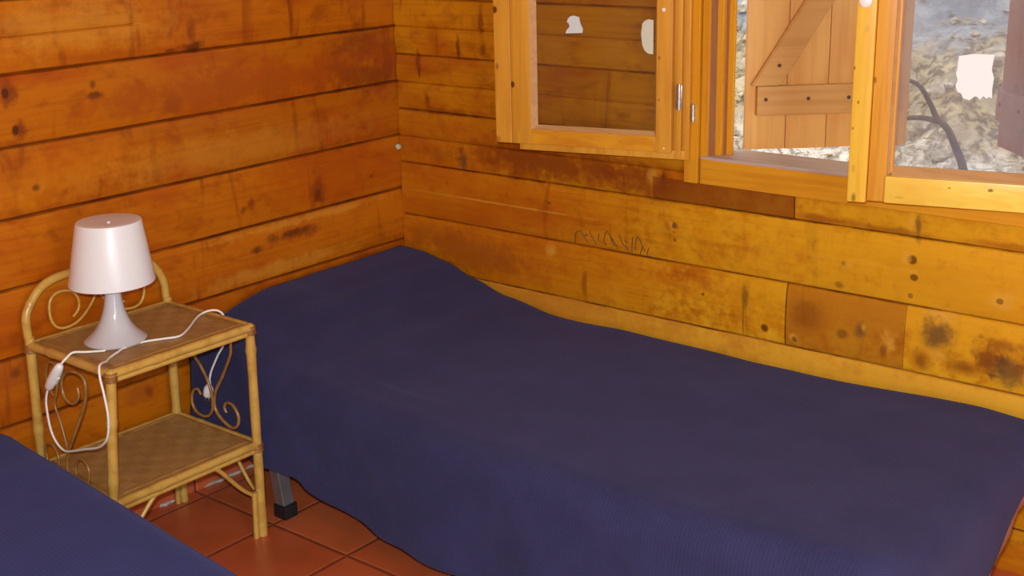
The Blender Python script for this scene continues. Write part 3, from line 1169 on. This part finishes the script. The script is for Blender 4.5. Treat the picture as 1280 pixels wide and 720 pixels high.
def spread(nm, mat, L, Wd, ztop, hem_front, hem_foot, hem_head, r, flare, back_drop, step=.014, M=None, front_in=None, wr=1.0):
    """top runs x:0..L, y:0..-Wd; folds over at x=0 (head), x=L (foot) and y=-Wd (near side)"""
    ha, fa = .10, .42
    amax, bmax = L + fa, Wd + .42
    na, nbv = int((amax + ha) / step), int(bmax / step)
    bm = NB()
    uvl = bm.loops.layers.uv.new('UVMap')
    V = {}
    U = {}
    for i in range(na + 1):
        for j in range(nbv + 1):
            a = -ha + (amax + ha) * i / na
            b_ = bmax * j / nbv
            da = max(0, a - (L - r))
            db = max(0, b_ - (Wd - r))
            dh = max(0, -(a - .03))
            d = math.hypot(da, db)
            xb, yb = min(max(a, .03), L - r), -min(b_, Wd - r)
            # limit by hems
            if d > 0:
                ux, uy = da / d, -db / d
                fx = hem_foot(-min(b_, Wd)) if da > 0 else 9
                fy = hem_front(a) if db > 0 else 9
                wgt = (da * da) / (d * d)
                lim = (fx if da > 0 else 0) * wgt + (fy if db > 0 else 0) * (1 - wgt)
                zt = ztop(xb, yb)
                dmax = max(.02, (zt - lim) + r * (math.pi / 2 - 1))
                tt = d
                tot = (fa if wgt > .5 else .42) + r
                tot = (fa + r) * wgt + (.42 + r) * (1 - wgt)
                if da > 0 and db > 0:
                    tot = max(d, min(tot * 1.0 / max(ux, -uy), tot * 1.42))
                dd = min(1, tt / tot) * dmax
                o, dn = fold(dd, r)
                hang = max(0, dn - r)
                if front_in and db > 0:
                    for (ac, sl2, am, wd) in ((.44, 1.15, .009, .05), (.60, 1.0, .006, .05), (.30, .9, .006, .04), (1.25, -.5, .006, .08)):
                        o -= am * math.exp(-((a - ac - sl2 * (dn - .1)) / wd) ** 2) * min(1, dn / .08)
                o += flare * hang + .010 * wr * math.sin((xb + a) * 9 + 1.3 * math.sin(a * 5)) * min(1, hang / .15) + .006 * wr * noise.noise(Vector((a * 7, b_ * 3, 1))) * min(1, hang / .05)
                fi = front_in(a) if (front_in and db > 0) else 0
                P = Vector((xb + ux * o, yb + uy * o + fi * (1 - wgt), zt - dn))
            else:
                P = Vector((xb, yb, ztop(xb, yb)))
                if front_in:
                    P.y += front_in(a) * (b_ / Wd) ** 4
            if b_ < .03:
                P.z -= (.03 - b_) * back_drop
                P.y = -.012 - b_ * .65
            if dh > 0:
                o, dn = fold(dh * hem_head, .02)
                P.x -= o
                P.z -= dn
            P.x = max(P.x, .006)
            v = bm.verts.new(P if M is None else M @ P)
            V[i, j] = v
            U[v] = (a, b_)
    for i in range(na):
        for j in range(nbv):
            f = bm.faces.new((V[i, j], V[i + 1, j], V[i + 1, j + 1], V[i, j + 1]))
            for lp in f.loops:
                lp[uvl].uv = U[lp.vert]
    # cloth thickness
    me = bpy.data.meshes.new(nm)
    bmesh.ops.recalc_face_normals(bm, faces=bm.faces)
    bm.to_mesh(me)
    bm.free()
    o = link(nm, me, mat, None, True)
    md = o.modifiers.new('thickness', 'SOLIDIFY')
    md.thickness = .003
    md.offset = -1
    return o


hf = lambda x: lerp_tab([(0, .21), (.20, .185), (.28, .155), (.37, .160), (.43, .158), (.47, .137), (.54, .126), (.70, .098), (.95, .088), (1.9, .105)], x)
hfo = lambda y: lerp_tab([(-.85, .075), (-.60, .125), (-.41, .195), (-.22, .292), (-.08, .345), (0, .36)], y)
fin = lambda x: lerp_tab([(-.1, .045), (.05, .035), (.30, .018), (.60, .006), (.9, 0), (2.4, 0)], x)
sp = spread('bedspread', M_blue, 1.90, .845, top_z, hf, hfo, 1.6, .075, .09, 2.0, front_in=fin)
tag(sp, 'dark navy waffle bedspread over the corner bed, humped over its pillow', 'bedspread')

# pale sheet hanging just below the spread at the foot of the bed
bm = NB()
ys = [-.80 + .76 * i / 30 for i in range(31)]
ra = [bm.verts.new((1.893 + .004 * math.sin(i), y, hfo(y) + .05)) for i, y in enumerate(ys)]
rb = [bm.verts.new((1.896 + .003 * math.sin(i * 1.3), y, hfo(y) - .036)) for i, y in enumerate(ys)]
for i in range(30):
    bm.faces.new((ra[i], ra[i + 1], rb[i + 1], rb[i]))
sh = build('bed_sheet', bm, M_sheet, smooth=True)
md = sh.modifiers.new('thickness', 'SOLIDIFY')
md.thickness = .002
tag(sh, 'pale sheet edge hanging below the navy bedspread at the bed foot', 'sheet')

# bedspread of the near bed
def top2(x, y):
    p = Vector((x * 2, y * 2.3, 4))
    return .406 + .004 * noise.noise(p) + .002 * noise.noise(p * 3)


# local y=0 is the far edge (towards the nightstand): mirror so it folds over there
M2 = Matrix.Translation(Vector((.04, -2.236, 0))) @ Matrix.Rotation(R(-5.9), 4, 'Z') @ Matrix.Scale(-1, 4, Vector((0, 1, 0)))
sp2 = spread('bedspread', M_blue2, 1.95, .87, top2, lambda x: .17, lambda y: .15, 1.2, .05, .06, 1.5, step=.02, M=M2, wr=.5)
tag(sp2, 'brighter blue waffle bedspread over the near bed, lower left corner', 'bedspread')

# ------------------------------------------------------------------ rattan nightstand
NX0, NX1, NY0, NY1 = .034, .342, -1.243, -.872
ns = thing('rattan_nightstand', 'two-shelf cane and rattan nightstand standing between the two beds', 'nightstand', ((NX0 + NX1) / 2, (NY0 + NY1) / 2, 0))


def cane_r(r, nodes=()):
    def f(t):
        return r * (1 + .035 * math.sin(t * 23) + sum(.16 * math.exp(-((t - n) / .012) ** 2) for n in nodes))
    return f


LR = .0112
for (x, y, nd) in ((NX1, NY1, (.42, .9)), (NX1, NY0, (.55, .8)), (NX0, NY0, (.35, .6)), (NX0, NY1, (.45, .8))):
    bm = NB()
    top = .523 if x == NX1 else .545
    n = 40
    tube(bm, [(x, y, top * i / n) for i in range(n + 1)], cane_r(LR, nd), 14)
    build('leg', bm, M_cane, ns, smooth=True, auto=60)
# doubled canes beside the front legs and back legs below the lower shelf
for (x, y, dy) in ((NX1, NY1, -1), (NX1, NY0, 1), (NX0, NY1, -1), (NX0, NY0, 1)):
    bm = NB()
    tube(bm, [(x, y + dy * .0175, .0), (x, y + dy * .017, .06), (x, y + dy * .0165, .118)], .0068, 10)
    build('leg_splint', bm, M_cane, ns, smooth=True, auto=60)


def shelf(zc, nm):
    bm = NB()
    box(bm, NX0 + .004, NX1 - .004, NY0 + .004, NY1 - .004, zc - .006, zc + .003, .001)
    s = build(nm, bm, M_mat, ns)
    zr = zc - .004
    bm = NB()
    for P in ([(NX1 + .002, NY0, zr), (NX1 + .002, NY1, zr)], [(NX0, NY0, zr), (NX0, NY1, zr)], [(NX0, NY0 - .001, zr), (NX1, NY0 - .001, zr)], [(NX0, NY1 + .001, zr), (NX1, NY1 + .001, zr)]):
        A, B = Vector(P[0]), Vector(P[1])
        tube(bm, [A + (B - A) * i / 20 for i in range(21)], cane_r(.0098, (.3, .74)), 12)
    # second, thinner rod under the front edge
    tube(bm, [(NX1 + .001, NY0, zr - .015), (NX1 + .001, NY1, zr - .015)], .0062, 10)
    build('shelf_rim', bm, M_cane, s, grand=ns, smooth=True, auto=60)
    # thin inner bead around the woven top
    bm = NB()
    q = .017
    z2 = zc + .004
    for A, B in (((NX0 + q, NY0 + q), (NX1 - q, NY0 + q)), ((NX1 - q, NY0 + q), (NX1 - q, NY1 - q)), ((NX1 - q, NY1 - q), (NX0 + q, NY1 - q)), ((NX0 + q, NY1 - q), (NX0 + q, NY0 + q))):
        tube(bm, [(A[0], A[1], z2), (B[0], B[1], z2)], .003, 8)
    build('shelf_bead', bm, M_cane_d, s, grand=ns, smooth=True, auto=60)
    return s


shelf(.530, 'top_shelf')
shelf(.240, 'lower_shelf')
# bindings at the joints
for z in (.525, .234):
    for x, y in ((NX1, NY1), (NX1, NY0), (NX0, NY0), (NX0, NY1)):
        bm = NB()
        for k in range(4):
            zz = z - .014 + k * .0055
            tube(bm, [(x + .0128 * math.cos(a), y + .0128 * math.sin(a), zz) for a in [i * math.pi / 8 for i in range(17)]], .0022, 6, caps=False)
        build('binding', bm, M_wrap, ns, smooth=True)
for x, y in ((NX1, NY1), (NX1, NY0)):
    bm = NB()
    t = bmesh.new()
    bmesh.ops.create_uvsphere(t, u_segments=16, v_segments=10, radius=.0128)
    t.transform(Matrix.Translation((x, y, .524)))
    merge(bm, t)
    build('leg_cap', bm, M_cane, ns, smooth=True)
# hoop at the back: rises from the back legs
bm = NB()
hp = [(.030, -1.243, .53), (.030, -1.243, .585), (.030, -1.232, .612), (.030, -1.206, .642), (.030, -1.17, .660), (.030, -1.11, .666), (.030, -1.0, .667),
      (.030, -.945, .660), (.030, -.908, .640), (.030, -.884, .608), (.030, -.873, .575), (.030, -.872, .53)]
tube(bm, hp, cane_r(.0098, (.2, .5, .8)), 12, 6)
build('back_hoop', bm, M_cane, ns, smooth=True, auto=60)


def scroll(pts, r, mat, nm='scroll'):
    bm = NB()
    tube(bm, pts, lambda t: r * (1 - .25 * abs(2 * t - 1) ** 3), 8, 7)
    return build(nm, bm, mat, ns, smooth=True, auto=60)


B1 = [(-1.127, 0.561), (-1.111, 0.576), (-1.108, 0.597), (-1.117, 0.616), (-1.133, 0.626), (-1.161, 0.627), (-1.18, 0.61), (-1.183, 0.573), (-1.17, 0.548), (-1.145, 0.541), (-1.115, 0.548), (-1.088, 0.568), (-1.063, 0.600), (-1.057, .640), (-1.057, .662)]
scroll([(.03, y, z) for y, z in B1], .0034, M_cane)
scroll([(.03, -2.115 - y, z) for y, z in B1], .0034, M_cane)
L1 = [(0.216, 0.469), (0.22, 0.452), (0.208, 0.434), (0.185, 0.426), (0.161, 0.436), (0.153, 0.458), (0.158, 0.48), (0.184, 0.498), (0.223, 0.502), (0.245, 0.489), (0.247, 0.459), (0.237, 0.43), (0.21, 0.382), (0.178, 0.331), (0.16, 0.3), (0.154, 0.27), (0.158, 0.245)]
scroll([(x, -1.244, z) for x, z in L1], .0042, M_cane_d)
scroll([(.313 - x if False else x, -1.240, z) for x, z in [(.125, .446), (.119, .425), (.104, .428), (.088, .446), (.086, .474), (.10, .498), (.122, .500), (.135, .480), (.125, .440), (.111, .405), (.132, .363), (.149, .319), (.157, .290)]], .0034, M_cane_d)
L3 = [(0.190, 0.262), (0.188, 0.277), (0.198, 0.294), (0.215, 0.304), (0.235, 0.299), (0.246, 0.281), (0.240, 0.258), (0.228, .247)]
scroll([(x, -1.243, z) for x, z in L3], .0036, M_cane_d)
scroll([(.305 - x, -1.243, z) for x, z in L3], .0036, M_cane_d)
R1 = [(.108, .520), (.109, .465), (.117, .418), (.147, .387), (.173, .347), (.183, .303), (.172, .272), (.146, .258), (.115, .263), (.100, .283), (.105, .312), (.125, .325), (.138, .312)]
R2 = [(.262, .520), (.264, .457), (.254, .428), (.223, .376), (.194, .333), (.186, .294), (.206, .268), (.244, .253), (.269, .263), (.275, .288), (.258, .311), (.235, .314), (.224, .300), (.230, .287)]
scroll([(x, -.871, z) for x, z in R1], .0038, M_cane_d)
scroll([(x, -.869, z) for x, z in R2], .0042, M_cane_d)
# braces under the lower shelf
fb = [(-1.225, .118), (-1.205, .145), (-1.178, .182), (-1.150, .214), (-1.135, .224), (-1.10, .2265), (-1.02, .2265), (-.995, .222), (-.975, .205), (-.946, .169), (-.920, .138), (-.893, .112)]
scroll([(NX1 + .001, y, z) for y, z in fb], .0056, M_cane, 'brace')
scroll([(NX0 + .001, y, z) for y, z in fb], .0056, M_cane, 'brace')
sb = [(.320, .112), (.301, .130), (.276, .160), (.255, .192), (.240, .218)]
for yy in (NY1, NY0):
    scroll([(x, yy, z) for x, z in sb], .0046, M_cane, 'brace')
    scroll([(.376 - x, yy, z) for x, z in sb], .0046, M_cane, 'brace')

# ------------------------------------------------------------------ table lamp
LX, LY, LZ = .188, -1.124, .5335


def lean(bm):
    # the lamp leans slightly to the right on the sagging shelf
    for v in bm.verts:
        h = max(0, v.co.z - LZ - .012)
        v.co.x += .040 * h
        v.co.y += .036 * h


la = thing('table_lamp', 'white plastic table lamp with drum shade on the rattan nightstand', 'lamp', (LX, LY, LZ))
bm = NB()
prof = [(0, .002), (.062, 0), (.067, .002), (.0685, .006), (.064, .010), (.055, .0175), (.046, .027), (.037, .040), (.0295, .056), (.0235, .074), (.0195, .094), (.0170, .115), (.0165, .135), (.018, .155), (.0182, .165), (0, .166)]
lathe(bm, prof, (LX, LY, LZ))
lean(bm)
build('lamp_base', bm, M_lbase, la, smooth=True, auto=60)
bm = NB()
zb, zt = .138, .276
so = [(.0900, zb), (.0928, zb), (.0928, zb + .002), (.0705, zt - .003), (.069, zt), (.066, zt + .0008), (.012, zt - .0045), (0, zt - .0045), (0, zt - .007), (.066, zt - .004), (.0900, zb)]
lathe(bm, so, (LX, LY, LZ), 80)
lean(bm)
build('lamp_shade', bm, M_shade, la, smooth=True, auto=35)
bm = NB()
lathe(bm, [(0, zt - .0045), (.004, zt - .0045), (.004, zt - .002), (.002, zt - .001), (0, zt - .001)], (LX, LY, LZ), 16)
lean(bm)
build('shade_finial', bm, M_white, la, smooth=True)
# cord
bm = NB()
CR = .0026
c1 = [(.225, -1.176, .5365), (.229, -1.183, .5365), (.218, -1.196, .5365), (.207, -1.214, .538), (.198, -1.238, .542), (.200, -1.257, .535), (.193, -1.268, .522)]
tube(bm, c1, CR, 10, 6)
build('cord', bm, M_cord, la, smooth=True)
bm = NB()
c2 = [(.131, -1.270, .452), (.120, -1.270, .430), (.115, -1.270, .405), (.119, -1.270, .357), (.135, -1.270, .328), (.165, -1.270, .314), (.205, -1.270, .324), (.25, -1.270, .340), (.30, -1.270, .357), (.332, -1.270, .378), (.350, -1.271, .405),
      (.357, -1.271, .444), (.352, -1.271, .490), (.343, -1.270, .525), (.332, -1.262, .545), (.318, -1.246, .546), (.300, -1.225, .539), (.279, -1.202, .5365), (.262, -1.170, .5365), (.251, -1.145, .5365), (.252, -1.095, .5365),
      (.271, -1.056, .5365), (.285, -1.025, .5365), (.262, -.985, .5365), (.214, -.925, .5365), (.198, -.895, .538), (.202, -.874, .541), (.215, -.858, .538), (.225, -.852, .520), (.220, -.853, .461), (.190, -.854, .420), (.159, -.855, .372), (.147, -.855, .342)]
tube(bm, c2, CR, 10, 6)
build('cord', bm, M_cord, la, smooth=True)
# in-line switch
bm = NB()
A, B = Vector((.193, -1.268, .522)), Vector((.131, -1.270, .452))
tube(bm, [A + (B - A) * t for t in (0, .04, .15, .35, .65, .85, .96, 1)], lambda t: (.004, .0075, .0105, .0118, .0118, .0105, .0075, .004)[min(7, round(t * 7))], 16)
sw = build('inline_switch', bm, M_white, la, smooth=True, auto=50)
bm = NB()
mid = A + (B - A) * .5
dirv = (B - A).normalized()
box(bm, -.004, .004, -.0135, -.010, -.012, .012, .001, Matrix.Translation(mid) @ dirv.to_track_quat('Z', 'Y').to_matrix().to_4x4())
build('switch_rocker', bm, M_white, sw, grand=la)
# plug
bm = NB()
P0, P1 = Vector((.148, -.855, .345)), Vector((.136, -.855, .303))
tube(bm, [P0 + (P1 - P0) * t for t in (0, .1, .3, .45, .7, .95, 1)], lambda t: (.0035, .0045, .006, .011, .0125, .0125, .011)[min(6, round(t * 6))], 14)
pg = build('plug', bm, M_white, la, smooth=True, auto=50)
bm = NB()
d = (P1 - P0).normalized()
for sx in (-.006, .006):
    o = Vector((sx, 0, 0))
    tube(bm, [P1 + o, P1 + o + d * .019], .0021, 8)
build('plug_pins', bm, M_zinc, pg, grand=la, smooth=True)
# cable grommet on the foot
bm = NB()
tube(bm, [(.212, -1.163, .540), (.222, -1.176, .538)], .005, 12)
build('cord_grommet', bm, M_white, la, smooth=True)

# ------------------------------------------------------------------ small lump of putty in the corner
bm = NB()
t = bmesh.new()
bmesh.ops.create_uvsphere(t, u_segments=16, v_segments=10, radius=.0085)
for v in t.verts:
    v.co = v.co * (1 + .25 * noise.noise(v.co * 160)) + Vector((.008, -.014, .776))
merge(bm, t)
pt = build('putty_lump', bm, M_foam, smooth=True)
tag(pt, 'small pale green lump stuck in the corner between the log walls', 'putty')
